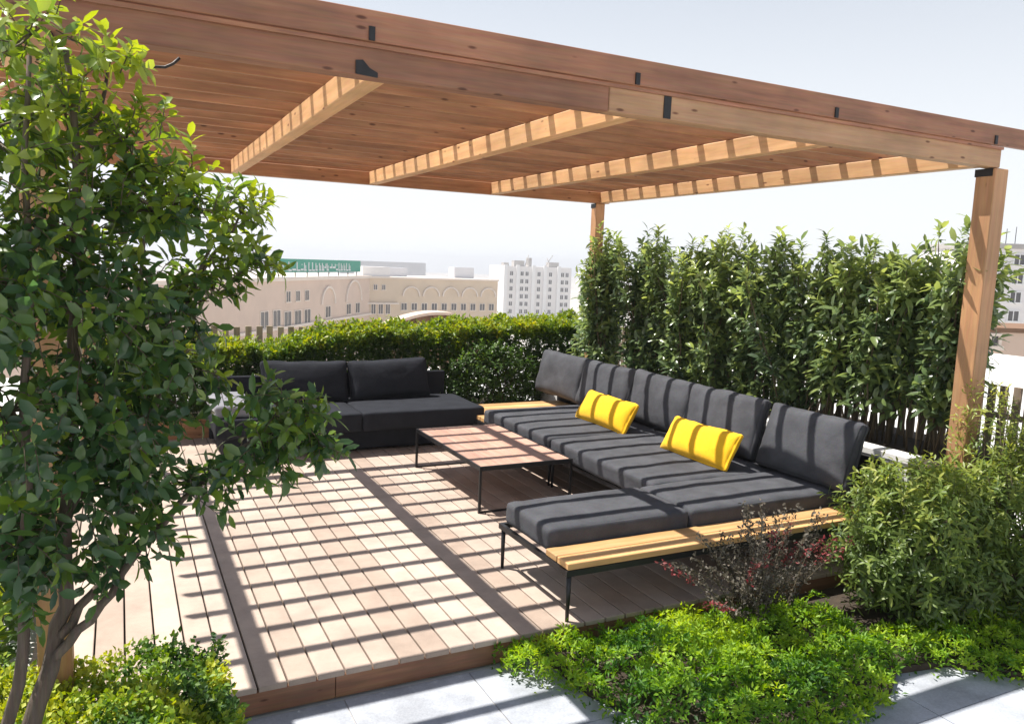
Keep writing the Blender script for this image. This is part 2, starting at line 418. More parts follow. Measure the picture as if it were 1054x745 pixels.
# ------------------------------------------------------------------ furniture
RIM = {}
def cushion_mesh(name, hx, hy, hz, r, mat, puff=.0, pinch=0.0, wr=.004, seed=0, cuts=13, ears=0.0):
    """soft cushion centred on its own origin; thin axis is z"""
    bm = bmesh.new(); bmesh.ops.create_cube(bm, size=2)
    bmesh.ops.subdivide_edges(bm, edges=bm.edges[:], cuts=cuts, use_grid_fill=True)
    off = Vector((seed * 3.1, seed * 1.7, seed * 2.3))
    rim = []
    for v in bm.verts:
        onrim = abs(v.co.z) < 1e-4 and max(abs(v.co.x), abs(v.co.y)) > .999
        p = Vector([math.copysign(math.sin(abs(c) * math.pi / 2), c) for c in v.co])
        u, w = p.x, p.y
        q = Vector((p.x * hx, p.y * hy, p.z * hz))
        inn = Vector((max(-hx + r, min(hx - r, q.x)), max(-hy + r, min(hy - r, q.y)), max(-hz + r, min(hz - r, q.z))))
        d = q - inn
        if d.length > 1e-6: q = inn + d.normalized() * r
        f = (1 - abs(u) ** 2.6) * (1 - abs(w) ** 2.6)
        q.z *= (1 - pinch) + pinch * max(f, 0) ** .55
        q.z += math.copysign(puff * max(f, 0), p.z) if abs(p.z) > .2 else 0
        # corners stick out a little, edges pull in
        q.x *= 1 + ears * (abs(w) ** 3 - .5); q.y *= 1 + ears * (abs(u) ** 3 - .5)
        nn = noise.noise(q * 5 + off) * wr * 1.6 + noise.noise(q * 13 + off) * wr
        dn = v.normal if v.normal.length > 0 else Vector((0, 0, 1))
        q += dn * nn
        v.co = q
        if onrim: rim.append(q.copy())
    RIM[name] = sorted(rim, key=lambda a: math.atan2(a.y / hy, a.x / hx))
    me = bpy.data.meshes.new(name); bm.to_mesh(me); bm.free()
    me.polygons.foreach_set('use_smooth', [True] * len(me.polygons))
    me.materials.append(mat)
    return me
def cush_part(root, name, x0, x1, y0, y1, z0, z1, mat, seed, r=.035, puff=.008):
    me = cushion_mesh(name, (x1 - x0) / 2, (y1 - y0) / 2, (z1 - z0) / 2, r, mat, puff, 0, .004, seed)
    o = link(name, me, root)
    o.location = Vector(((x0 + x1) / 2, (y0 + y1) / 2, (z0 + z1) / 2)) - Vector(ORG[root.name])
    return o
def leg(x, y, z1, r0=.011, r1=.016): return MB().tube([(x, y, 0.0), (x, y, z1)], [r0, r1], 8)

# chaise end of the right-hand seating
ch = thing('chaise', (3.4, 4.0, 0), 'charcoal cushioned chaise with teak slats along its front edge', 'chaise')
fr = MB()
fr.box(2.205, 4.893, 3.585, 3.61, .272, .306); fr.box(2.205, 4.893, 4.445, 4.47, .272, .306)
fr.box(2.205, 2.23, 3.611, 4.444, .272, .306); fr.box(4.868, 4.893, 3.611, 4.444, .272, .306); fr.box(3.4, 3.43, 3.611, 4.444, .272, .303)
part(fr, 'frame', M['metal'], ch)
for (x, y) in ((2.232, 3.605), (2.232, 4.45), (4.88, 3.605), (4.88, 4.45)): part(leg(x, y, .275), 'leg', M['metal'], ch)
for k in range(2):
    part(B(2.215, 4.88, 3.588 + k * .135, 3.715 + k * .135, .308, .348, .5, .004), 'slat', M['teak_x'], ch)
cush_part(ch, 'seat_cushion', 2.24, 3.30, 3.865, 4.46, .308, .456, M['charcoal'], 3)
cush_part(ch, 'seat_cushion', 3.305, 4.80, 3.855, 4.46, .308, .458, M['charcoal'], 4)
part(B(4.895, 4.925, 3.6, 4.45, .272, .70, .5, .004), 'backrest_frame', M['metal'], ch)

ls = thing('long_sofa', (4.1, 6.0, 0), 'long charcoal sofa with a row of loose back cushions before tall shrubs', 'sofa')
fr = MB()
for (y0, y1) in ((4.49, 6.02), (6.04, 8.44)):
    fr.box(3.47, 3.495, y0, y1, .262, .296); fr.box(4.868, 4.893, y0, y1, .262, .296)
    fr.box(3.496, 4.867, y0, y0 + .025, .262, .296); fr.box(3.496, 4.867, y1 - .025, y1, .262, .296)
part(fr, 'frame', M['metal'], ls)
for y in (4.51, 6.0, 6.06, 8.42):
    for x in (3.485, 4.88): part(leg(x, y, .264), 'leg', M['metal'], ls)
cush_part(ls, 'seat_cushion', 3.45, 4.80, 4.475, 6.02, .30, .455, M['charcoal'], 5)
cush_part(ls, 'seat_cushion', 3.45, 4.80, 6.035, 7.46, .30, .455, M['charcoal'], 6)
for k in range(6):
    part(B(3.48, 4.86, 7.475 + k * .141, 7.60 + k * .141, .30, .345, .5, .004), 'slat', M['teak_x'], ls)
part(B(4.895, 4.925, 4.5, 8.4, .262, .70, .5, .004), 'backrest_frame', M['metal'], ls)

def piping(root, pts, r=.0042):
    mb = MB(); pts = list(pts); mb.tube(pts + [pts[0]], r, 6)
    return mb.build('piping', M['piping'], root, (0, 0, 0))
def place_cushion(name, me, label, group, loc, rot, cat='cushion'):
    o = link(name, me); o.location = loc; o.rotation_euler = rot
    if name != 'yellow_pillow': piping(o, RIM[name])
    return tag(o, label, cat, group)
# back cushions: local x = width, y = height, z = thickness; turned to face -X and lean back
def back_rot(lean, turn=0, roll=0):
    m = Matrix((( 0, math.sin(lean), -math.cos(lean)), (-1, 0, 0), (0, math.cos(lean), math.sin(lean)))).to_3x3()
    return (Matrix.Rotation(turn, 3, 'Z') @ m @ Matrix.Rotation(roll, 3, 'Z')).to_euler()
bc = [(7.98, .98, 'charcoal back cushion at the far end of the long sofa', .02, .0),
      (7.02, .98, 'charcoal back cushion second from the far end, behind the far yellow pillow', -.02, .01),
      (6.10, .92, 'charcoal back cushion between the two yellow pillows, partly behind its neighbour', .03, -.02),
      (5.18, .96, 'charcoal back cushion directly behind the near yellow pillow', -.02, .01),
      (4.19, .86, 'nearest charcoal back cushion, leaning over the chaise seat', .05, -.02)]
for i, (y, wd, lab, tn, rl) in enumerate(bc):
    me = cushion_mesh('back_cushion', wd / 2, .262, .085, .055, M['charcoal'], .02, .36, .008, 10 + i, 17, .035)
    lean = R_((14, 16, 15, 16, 17)[i])
    place_cushion('back_cushion', me, lab, 'back cushions along the long sofa', (4.71 + .03 * (i == 2) - .02 * (i == 4), y, .455 + .258), back_rot(lean, tn, rl))
for i, (y, lab, tn, rl) in enumerate(((6.38, 'yellow lumbar pillow at the far end of the long sofa', .03, -.02), (4.97, 'yellow lumbar pillow nearest the chaise', -.02, .02))):
    me = cushion_mesh('yellow_pillow', .425, .165, .075, .05, M['yellow'], .02, .7, .006, 30 + i, 15, .05)
    place_cushion('yellow_pillow', me, lab, 'yellow lumbar pillows', (4.29, y, .590), back_rot(R_(30), tn, rl), 'pillow')

# left sofa
sf = thing('rear_sofa', (2.2, 8.2, 0), 'low black sofa in front of the clipped rear hedge', 'sofa')
part(B(.86, 3.50, 7.83, 8.66, .03, .235, .5, .01), 'base', M['black_fabric'], sf)
cush_part(sf, 'seat_cushion', .78, 2.2, 7.70, 8.66, .237, .435, M['black_fabric'], 41, .03)
cush_part(sf, 'seat_cushion', 2.205, 3.58, 7.70, 8.66, .237, .435, M['black_fabric'], 42, .03)
part(B(.82, 3.50, 8.72, 8.78, .03, .70, .5, .01), 'backrest', M['black_fabric'], sf)
cush_part(sf, 'armrest', .78, 1.16, 7.76, 8.64, .437, .56, M['sunlit_fabric'], 43, .04)  # sunlit look of the armrest is painted in as a lighter grey
for x in (.9, 3.46):
    for y in (7.8, 8.6): part(B(x - .03, x + .03, y - .03, y + .03, 0.001, .029), 'foot', M['metal'], sf)
def front_rot(lean, roll=0):
    m = Matrix(((1, 0, 0), (0, math.sin(lean), -math.cos(lean)), (0, math.cos(lean), math.sin(lean)))).to_3x3()
    return (m @ Matrix.Rotation(roll, 3, 'Z')).to_euler()
for i, (x, lab, rl) in enumerate(((2.74, 'black back cushion on the right of the low rear sofa', .03), (1.79, 'black back cushion beside the sunlit grey armrest of the rear sofa', -.02))):
    me = cushion_mesh('sofa_cushion', .47, .23, .10, .07, M['black_fabric'], .03, .4, .007, 50 + i, 15, .05)
    place_cushion('sofa_cushion', me, lab, 'black cushions on the rear sofa', (x, 8.53, .435 + .215), front_rot(R_(20), rl))

# coffee table
tb = thing('coffee_table', (2.97, 6.3, 0), 'low coffee table with pinkish timber top and thin black frame', 'table')
for k in range(6):
    part(B(2.562 + k * .1385, 2.562 + k * .1385 + .1355, 5.555, 7.035, .362, .384, .5, .003), 'board', M['teak_y'], tb)
fr = MB()
fr.box(2.545, 2.56, 5.535, 7.055, .350, .386); fr.box(3.395, 3.41, 5.535, 7.055, .350, .386)
fr.box(2.561, 3.394, 5.535, 5.551, .350, .386); fr.box(2.561, 3.394, 7.039, 7.055, .350, .386)
part(fr, 'frame', M['metal'], tb)
for x in (2.545, 3.39):
    for y in (5.535, 7.035): part(B(x, x + .02, y, y + .02, .0145, .349), 'leg', M['metal'], tb)
for y in (5.535, 7.035): part(B(2.545, 3.41, y, y + .02, 0.001, .014), 'foot_bar', M['metal'], tb)

# ------------------------------------------------------------------ fences
def picket_fence(name, p0, p1, z0, z1, pitch, wid, mat, label, vary=.02):
    p0 = Vector((*p0, 0)); p1 = Vector((*p1, 0)); d = (p1 - p0); L = d.length; d.normalize(); nrm = Vector((-d.y, d.x, 0))
    root = thing(name, (p0 + p1) / 2 + Vector((0, 0, z0)), label, 'fence')
    n = int(L / pitch)
    for zr in (z0 + .22 * (z1 - z0), z0 + .74 * (z1 - z0)):
        part(MB().obox((p0 + p1) / 2 + nrm * .022 + Vector((0, 0, zr)), d, nrm, L / 2, .011, .022), 'rail', mat, root)
    for i in range(n):
        c = p0 + d * (i + .5) * pitch; j = (rs.rand() - .5) * vary; a = (rs.rand() - .5) * .03
        dd = (d + Vector((0, 0, a))).normalized()
        part(MB().obox(c + Vector((0, 0, (z0 + z1) / 2 + j)), dd, nrm, wid / 2, .009, (z1 - z0) / 2, .5, .003), 'picket', mat, root)
    return root
picket_fence('picket_fence', (6.03, 2.3), (6.03, 9.2), .35, 1.22, .094, .062, M['fence_wood'], 'weathered picket fence behind the tall laurel shrubs')
picket_fence('picket_fence', (-.6, 10.1), (4.6, 10.1), .1, 1.12, .13, .075, M['fence_pale'], 'pale picket fence beyond the clipped rear hedge')

# ------------------------------------------------------------------ plants
def wob(p0, p1, k, amp):
    p0 = np.array(p0, float); p1 = np.array(p1, float)
    t = np.linspace(0, 1, k)[:, None]
    q = p0 + (p1 - p0) * t + rs.normal(size=(k, 3)) * amp * np.sin(t * math.pi)
    return q
# --- tree in the left foreground
tr = thing('tree', (-.36, 2.5, -.14), 'multi stemmed small tree with glossy leaves in left foreground', 'tree')
tk = MB()
def path(*pts, r0=.04, r1=.01):
    pts = [Vector(p) for p in pts]; out = []
    for i in range(len(pts) - 1):
        for t in (0, .33, .66): out.append(pts[i].lerp(pts[i + 1], t) + Vector(rs.normal(size=3) * .006))
    out.append(pts[-1]); n = len(out)
    tk.tube(out, [r0 + (r1 - r0) * i / (n - 1) for i in range(n)], 8)
path((-.37, 2.50, -.14), (-.31, 2.55, .45), (-.22, 2.58, .75), (-.165, 2.6, .93), (-.15, 2.62, 1.3), (-.12, 2.62, 1.75), (-.10, 2.6, 2.2), (-.12, 2.6, 2.55), r0=.031, r1=.008)
path((-.22, 2.58, .76), (-.13, 2.56, .86), (-.04, 2.56, .97), (.06, 2.58, 1.12), (.22, 2.62, 1.27), (.40, 2.64, 1.40), (.56, 2.66, 1.46), r0=.016, r1=.005)
path((-.19, 2.58, .84), (-.09, 2.62, .95), (.0, 2.66, 1.10), (.06, 2.7, 1.4), (.16, 2.72, 1.75), (.28, 2.72, 2.05), r0=.015, r1=.005)
path((-.36, 2.53, -.14), (-.34, 2.53, .5), (-.27, 2.52, .85), (-.25, 2.5, 1.15), (-.24, 2.5, 1.6), (-.22, 2.5, 2.1), (-.2, 2.5, 2.5), r0=.021, r1=.006)
path((-.38, 2.46, -.14), (-.42, 2.44, .5), (-.5, 2.45, 1.0), (-.55, 2.5, 1.6), (-.5, 2.5, 2.2), r0=.024, r1=.006)
path((-.155, 2.62, 1.2), (-.05, 2.66, 1.5), (.04, 2.68, 1.8), (.1, 2.66, 2.15), r0=.014, r1=.004)
path((.04, 2.68, 1.8), (.2, 2.74, 1.9), (.33, 2.76, 2.04), (.38, 2.76, 2.18), r0=.010, r1=.003)
path((-.1, 2.6, 2.2), (-.03, 2.58, 2.4), (.0, 2.56, 2.56), r0=.010, r1=.003)
part(tk, 'trunk', M['bark'], tr)
lv = Leaves(); tw = MB()
# cluster: centre, radius, twigs, tone, young share
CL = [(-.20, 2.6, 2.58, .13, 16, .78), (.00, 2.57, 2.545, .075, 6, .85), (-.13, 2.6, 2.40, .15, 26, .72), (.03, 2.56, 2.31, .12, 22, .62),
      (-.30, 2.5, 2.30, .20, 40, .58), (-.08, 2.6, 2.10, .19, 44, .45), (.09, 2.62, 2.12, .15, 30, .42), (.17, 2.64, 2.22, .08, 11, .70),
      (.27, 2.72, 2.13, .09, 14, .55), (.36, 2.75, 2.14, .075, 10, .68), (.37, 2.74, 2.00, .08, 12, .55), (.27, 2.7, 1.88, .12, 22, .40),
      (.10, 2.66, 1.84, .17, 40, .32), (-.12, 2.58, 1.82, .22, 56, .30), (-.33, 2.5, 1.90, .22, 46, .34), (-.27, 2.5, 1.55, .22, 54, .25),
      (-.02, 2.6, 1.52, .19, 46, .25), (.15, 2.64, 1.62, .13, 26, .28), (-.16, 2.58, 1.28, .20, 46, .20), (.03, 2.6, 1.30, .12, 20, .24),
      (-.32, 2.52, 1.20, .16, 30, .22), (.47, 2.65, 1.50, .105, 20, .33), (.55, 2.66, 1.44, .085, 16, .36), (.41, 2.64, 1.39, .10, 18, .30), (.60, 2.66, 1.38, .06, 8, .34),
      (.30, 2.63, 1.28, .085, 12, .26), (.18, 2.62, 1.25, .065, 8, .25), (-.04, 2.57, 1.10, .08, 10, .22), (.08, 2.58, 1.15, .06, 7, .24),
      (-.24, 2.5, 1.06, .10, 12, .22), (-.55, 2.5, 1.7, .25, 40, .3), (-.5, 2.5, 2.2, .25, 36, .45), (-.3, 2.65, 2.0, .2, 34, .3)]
for (cx, cy, cz, r, nt_, tone) in CL:
    c = np.array([cx, cy, cz])
    for k in range(int(nt_ * 1.35)):
        d0 = unit(rs.normal(size=3)); rad = r * (.25 + .75 * rs.rand() ** .6)
        p = c + d0 * rad * np.array([1, 1.15, .95])
        low = tone < .37
        d = d0 * .9 + np.array([0, 0, -.15 if low else .55]) + rs.normal(size=3) * .35
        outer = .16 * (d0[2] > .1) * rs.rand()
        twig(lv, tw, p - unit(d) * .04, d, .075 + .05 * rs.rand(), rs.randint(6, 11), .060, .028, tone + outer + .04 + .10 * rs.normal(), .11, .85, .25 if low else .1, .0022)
        if rs.rand() < .16: tw.tube([c, (c + p) / 2 + rs.normal(size=3) * .01, p], [.004, .003, .002], 4)
part(tw, 'twig', M['stem'], tr)
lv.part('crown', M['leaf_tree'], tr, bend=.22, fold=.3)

# --- tall laurel shrubs in the raised planter
ys = [3.80, 4.28, 4.76, 5.24, 5.74, 6.24, 6.76, 7.26, 7.84, 8.55]
hts = [2.36, 2.30, 2.24, 2.33, 2.28, 2.38, 2.28, 2.40, 2.38, 2.22]
xsl = [5.56, 5.54, 5.56, 5.55, 5.52, 5.50, 5.46, 5.40, 5.13, 5.50]
ordn = ['beside the right front post', 'second from the right front post', 'third from the right front post', 'fourth from the right front post', 'in the middle of the row',
        'fourth from the rear post', 'third from the rear post', 'second from the rear post', 'in front of the rear post', 'left of the rear post at the hedge corner']
for i, (y, h) in enumerate(zip(ys, hts)):
    xx = xsl[i] + .03 * rs.normal()
    root = thing('laurel_shrub', (xx, y, .66), 'tall upright laurel shrub ' + ordn[i], 'shrub', 'tall laurel shrubs behind the long sofa')
    lv = Leaves(); st = MB()
    ptone = .07 * rs.normal()
    ns = 17
    for s in range(ns):
        b = np.array([xx + .09 * rs.normal(), y + .12 * rs.normal(), .62])
        hh = h - (0 if s < 2 else (.02 + .42 * rs.rand()))
        t = np.array([xx + (.15 * rs.normal() if s else 0), y + (.34 if i < 8 else .17) * (2 * rs.rand() - 1), hh - .06])
        q = wob(b, t, 6, .03)
        st.tube(q, [.009, .008, .007, .006, .005, .003], 5)
        for k in range(27):
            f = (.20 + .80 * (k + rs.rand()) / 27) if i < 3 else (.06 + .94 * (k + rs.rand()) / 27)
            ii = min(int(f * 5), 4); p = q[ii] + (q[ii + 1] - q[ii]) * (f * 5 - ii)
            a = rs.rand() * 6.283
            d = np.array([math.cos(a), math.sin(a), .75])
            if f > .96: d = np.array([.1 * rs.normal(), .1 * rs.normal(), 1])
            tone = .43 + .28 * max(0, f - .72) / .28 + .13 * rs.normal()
            if rs.rand() < .05: tone += .2
            if f < .3 and rs.rand() < (.6 if i < 3 else .3): continue
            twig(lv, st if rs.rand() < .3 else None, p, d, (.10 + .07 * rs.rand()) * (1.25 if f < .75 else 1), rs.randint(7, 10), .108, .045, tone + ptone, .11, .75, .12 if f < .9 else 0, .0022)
        twig(lv, None, t - np.array([0, 0, .03]), (0.05 * rs.normal(), .05 * rs.normal(), 1), .09, 8, .085, .026, .62 + .1 * rs.normal(), .08, .55, 0)
    part(st, 'stem', M['stem'], root)
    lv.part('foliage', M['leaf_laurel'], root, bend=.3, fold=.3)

# --- generic heightfield/box hedges
def fbm(x, y, s):
    return noise.fractal(Vector((x * s, y * s, 3.3)), 1, 2, 4)
def hedge_box(root, x0, x1, y0, y1, z0, ztop, n, L, W, mat, tone, young, rough=.05, simple=True, front='y0', sprig=5, hn=2.0, top=.62, patch=.18):
    """leaf sprigs through a clipped volume, densest near its skin"""
    lv = Leaves(simple); 
    k = 0
    while k < n:
        x = x0 + (x1 - x0) * rs.rand(); y = y0 + (y1 - y0) * rs.rand()
        zt = ztop(x, y)
        if rs.rand() < top: # top skin
            z = zt - abs(rs.normal()) * .07; nd = np.array([0, 0, 1.])
        else:
            z = z0 + (zt - z0) * rs.rand() ** .8
            s = rs.rand()
            if s < .60: y = y0 + abs(rs.normal()) * .07 + fbm(x, z * 2, hn) * rough; nd = np.array([0, -1., .4])
            elif s < .9: nd = np.array([0, -.6, .8])
            else: x = x1 - abs(rs.normal()) * .06; nd = np.array([1., 0, .4])
        dz = (zt - z)
        tn = tone + young * math.exp(-dz / .09) + .5 * patch * fbm(x, y, 2.2) + patch * fbm(x + 3, y + 2, 4.5) + .05 * rs.normal()
        D = nd * .9 + rs.normal(size=(sprig, 3)) * .75
        P = np.array([x, y, z]) + rs.normal(size=(sprig, 3)) * .012
        lv.add(P, D, rs.normal(size=(sprig, 3)) * .5 + np.array([0, -.2, 1.]), L * (.6 + .7 * rs.rand(sprig)), W * (.7 + .6 * rs.rand(sprig)), tn + .08 * rs.normal(size=sprig))
        k += 1
    return lv
rh = thing('hedge', (2.4, 9.4, .14), 'clipped rear hedge with yellow green new growth behind the black sofa', 'hedge')
lv = hedge_box(rh, -.3, 6.2, 8.98, 9.75, .12, lambda x, y: 1.10 + .02 * x + .11 * fbm(x, y, 2.4) + .09 * fbm(x, y, 8) - .16 * (1 / (1 + math.exp((x - 2.0) * 9))), 19000, .060, .030, None, .30, .50, .10, top=.42)
st = MB()
for k in range(60):
    x = -.2 + 6.2 * rs.rand(); y = 9.1 + .5 * rs.rand()
    st.tube(wob((x, y, .13), (x + .1 * rs.normal(), y + .05 * rs.normal(), .95 + .15 * rs.rand()), 4, .02), [.007, .006, .004, .002], 4)
for k in range(420):
    x = -.2 + 6.3 * rs.rand(); y = 9.0 + .5 * rs.rand(); z = 1.02 + .02 * x + .08 * fbm(x, y, 2.4) - .16 * (1 / (1 + math.exp((x - 2.0) * 9)))
    twig(lv, st, (x, y, z), (.25 * rs.normal(), .25 * rs.normal(), 1), .10 + .10 * rs.rand(), 9, .055, .025, .62 + .14 * rs.normal(), .08, .75, 0)
lv.part('foliage', M['leaf_hedge'], rh, bend=.15, fold=.3)
part(st, 'stem', M['stem'], rh)
# darker rounded shrub in front of the rear hedge
ds = thing('round_shrub', (4.15, 8.75, 0.0), 'dark green rounded shrub between the rear hedge and the sofas', 'shrub')
lv = Leaves(); st = MB()
for k in range(800):
    d0 = unit(rs.normal(size=3)); d0[2] = abs(d0[2]) * 1.0
    p = np.array([4.2, 8.82, .28]) + d0 * np.array([.78, .22, .72]) * (.6 + .4 * rs.rand())
    twig(lv, st if rs.rand() < .2 else None, p, d0 + np.array([0, -.1, .5]), .08, 6, .06, .026, .22 + .12 * rs.rand() + .1 * d0[2], .08, .8, .1, .002)
for k in range(10): st.tube(wob((4.2 + .2 * rs.normal(), 8.8, .0), (4.2 + .45 * rs.normal(), 8.8, .7), 4, .02), [.008, .006, .005, .003], 4)
part(st, 'stem', M['stem'], ds)
lv.part('foliage', M['leaf_hedge'], ds, bend=.2, fold=.3)

# --- low golden hedge, left foreground
gh = thing('low_hedge', (-.2, 3.1, -.08), 'low golden green hedge around the tree at the deck corner', 'hedge')
def ztop_g(x, y): return .32 + .11 * fbm(x + 5, y, 2.6) + .05 * fbm(x, y, 8) + .07 * max(0, (y - 2.9)) - .25 * max(0, x - .22)
lv = hedge_box(gh, -1.5, .36, 2.2, 3.47, -.08, ztop_g, 16000, .027, .0165, None, .34, .30, .08, hn=3, patch=.6)
st = MB()
for k in range(80):
    x = -1.4 + 1.7 * rs.rand(); y = 2.3 + 1.1 * rs.rand()
    st.tube(wob((x, y, -.085), (x + .05 * rs.normal(), y + .05 * rs.normal(), .12 + .08 * rs.rand()), 3, .01), [.005, .004, .002], 4)
part(st, 'stem', M['stem'], gh)
lv.part('foliage', M['leaf_gold'], gh, bend=.15, fold=.35)

bh = thing('border_hedge', (-1.0, 5.6, -.14), 'loose green border hedge along the left edge of the deck', 'hedge')
lv = hedge_box(bh, -1.6, -.5, 3.5, 8.6, -.14, lambda x, y: .42 + .12 * fbm(x, y, 2.2) + .05 * fbm(x, y, 8), 6500, .06, .03, None, .34, .34, .10)
st = MB()
for k in range(50):
    x = -1.5 + .9 * rs.rand(); y = 3.6 + 4.9 * rs.rand()
    st.tube(wob((x, y, -.14), (x + .08 * rs.normal(), y + .08 * rs.normal(), .3), 3, .01), [.006, .005, .002], 4)
part(st, 'stem', M['stem'], bh)
lv.part('foliage', M['leaf_hedge'], bh, bend=.15, fold=.3)

# --- feathery bright ground cover, right foreground
def inside(x, y, P):
    c = False; j = len(P) - 1
    for i in range(len(P)):
        if (P[i][1] > y) != (P[j][1] > y) and x < (P[j][0] - P[i][0]) * (y - P[i][1]) / (P[j][1] - P[i][1]) + P[i][0]: c = not c
        j = i
    return c
def cover(poly, n, hfun, L, W, tone, seed, sprig=34, tvar=.07):
    """many small domed rosettes of feathery leaves with gaps between them"""
    lv = Leaves(True); xs = [p[0] for p in poly]; ysx = [p[1] for p in poly]; k = 0; got = []
    tries = 0
    while k < n and tries < n * 60:
        tries += 1
        x = min(xs) + (max(xs) - min(xs)) * rs.rand(); y = min(ysx) + (max(ysx) - min(ysx)) * rs.rand()
        if not inside(x, y, poly): continue
        r = .030 + .034 * rs.rand()
        if any((x - a) ** 2 + (y - b) ** 2 < (.62 * (r + c)) ** 2 for a, b, c in got): continue
        got.append((x, y, r)); k += 1
        e = .03
        h = hfun(x, y); g = unit(np.array([-(hfun(x + e, y) - h) / e, -(hfun(x, y + e) - h) / e, 1.0]))
        c = np.array([x, y, -.115 + max(.01, h) + .02 * rs.normal()])
        d = unit(rs.normal(size=(sprig, 3)) + g * .9); d[:, 2] = np.where(d[:, 2] < -.15, -d[:, 2], d[:, 2])
        rad = r * (.55 + .5 * rs.rand(sprig))[:, None]
        tn = tone(x, y) + .13 * rs.normal()
        lv.add(c + d * rad * np.array([1, 1, .8]), d * .8 + rs.normal(size=(sprig, 3)) * .5, rs.normal(size=(sprig, 3)) * .5 + g, L * (.5 + .8 * rs.rand(sprig)), W * (.7 + .6 * rs.rand(sprig)), tn + tvar * rs.normal(size=sprig))
        # a few lower leaves fill the space under the rosette
        m_ = 9
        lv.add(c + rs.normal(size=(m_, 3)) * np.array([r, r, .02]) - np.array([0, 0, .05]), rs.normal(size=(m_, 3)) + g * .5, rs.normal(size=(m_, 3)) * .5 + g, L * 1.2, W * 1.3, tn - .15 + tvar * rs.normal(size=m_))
    return lv
MO = [(2.28, 3.12, .20, .20), (2.55, 3.05, .27, .30), (2.35, 2.78, .22, .22), (2.72, 2.75, .28, .28), (2.55, 2.55, .2, .17), (3.0, 2.95, .25, .24), (3.05, 2.6, .26, .22), (3.35, 2.75, .25, .20),
      (1.95, 3.38, .16, .06), (3.3, 3.1, .25, .22), (3.65, 2.78, .2, .16), (3.6, 3.15, .25, .2), (2.85, 3.3, .25, .16), (2.9, 2.45, .18, .12), (2.1, 3.4, .14, .08)]
def hm(x, y, mo=MO):
    h = 0
    for (mx, my, r, a) in mo:
        q = 1 - ((x - mx) ** 2 + (y - my) ** 2) / (r * r)
        if q > 0: h = max(h, (.80 if mx < 2.65 else .5) * a * math.sqrt(q))
    return h + .015 + .06 * fbm(x, y, 5) + .05 * fbm(x, y + 4, 12)
gpoly = [(1.78, 3.53), (1.8, 3.36), (1.98, 3.2), (2.03, 3.0), (2.1, 2.68), (2.3, 2.48), (2.6, 2.34), (3.0, 2.30), (3.4, 2.44), (3.72, 2.62), (3.85, 2.9), (3.9, 3.4), (3.2, 3.5), (2.6, 3.52)]
lv = cover(gpoly, 1700, hm, .034, .013, lambda x, y: .68 + .34 * fbm(x, y, 1.7) + .25 * fbm(x + 2, y, 5.5) - .18 * max(0, x - 3.0) - .10 * max(0, 2.62 - y) * 3, 1)
o = link('ground_cover', lv.mesh('ground_cover', M['leaf_cover'], (2.7, 2.9, -.1), bend=.25, fold=.35), None, (2.7, 2.9, -.1))
tag(o, 'bright green feathery ground cover beside the chaise', 'ground cover', kind='stuff')
MO2 = [(4.2, 2.62, .22, .20), (4.0, 2.72, .18, .15), (4.45, 2.45, .25, .20), (4.75, 2.3, .3, .22), (4.55, 2.75, .25, .2)]
g2 = [(3.72, 2.74), (4.02, 2.50), (4.25, 2.30), (4.6, 2.0), (5.2, 1.95), (5.2, 2.9), (3.95, 2.95)]
lv = cover(g2, 900, lambda x, y: hm(x, y, MO2), .032, .013, lambda x, y: .70 + .2 * fbm(x, y, 2) + .28 * max(0, x - 4.25), 2)
o = link('ground_cover', lv.mesh('ground_cover', M['leaf_cover'], (4.4, 2.5, -.1), bend=.25, fold=.35), None, (4.4, 2.5, -.1))
tag(o, 'small clump of green ground cover under the nandina bush at the paving edge', 'ground cover', kind='stuff')

# --- nandina bush on the right
def spray_bush(name, label, cat, c, rad, n, L, W, mat, tone, stems, up=.5, leaves=9, tipy=.25, group=None, zmin=-.05):
    root = thing(name, (c[0], c[1], -.1), label, cat, group)
    lv = Leaves(); st = MB(); c = np.array(c)
    for k in range(n):
        d0 = unit(rs.normal(size=3))
        rr_ = (.35 + .65 * rs.rand() ** .5) * (1 + .18 * noise.noise(Vector(tuple(d0 * 2.2 + c))))
        p = c + d0 * np.array(rad) * rr_
        if p[2] < zmin: continue
        d = d0 * .8 + np.array([0, 0, up]) + rs.normal(size=3) * .4
        tn = tone + tipy * max(0, d0[2]) * rr_ + .09 * rs.normal()
        twig(lv, st if rs.rand() < .25 else None, p, d, .10 + .06 * rs.rand(), leaves, L, W, tn, .08, .8, .15, .0018)
    for k in range(stems):
        a = rs.rand() * 6.28
        q = wob((c[0] + .12 * math.cos(a), c[1] + .12 * math.sin(a), -.11), c + unit(rs.normal(size=3)) * np.array(rad) * .8 + np.array([0, 0, .1]), 5, .03)
        st.tube(q, [.008, .007, .006, .004, .002], 5)
    part(st, 'stem', M['stem'], root)
    lv.part('foliage', mat, root, bend=.3, fold=.3)
    return root
spray_bush('nandina_bush', 'large fine leaved green bush at the end of the chaise', 'bush', (4.44, 3.05, .38), (.50, .42, .44), 1150, .062, .019, M['leaf_nandina'], .54, 26)
spray_bush('nandina_bush', 'fine leaved bush in front of the right post and picket fence', 'bush', (5.15, 2.85, .38), (.64, .5, .46), 1300, .062, .019, M['leaf_nandina'], .54, 26)
spray_bush('yellow_shrub', 'thin yellowish shrub climbing beside the foot of the right post', 'shrub', (5.32, 3.22, .98), (.16, .14, .30), 90, .05, .014, M['leaf_nandina'], .80, 8, zmin=.3)
spray_bush('yellow_shrub', 'low yellow green shrub under the fence right of the post', 'shrub', (5.75, 3.05, .72), (.28, .3, .26), 260, .05, .015, M['leaf_nandina'], .66, 8, zmin=.2)

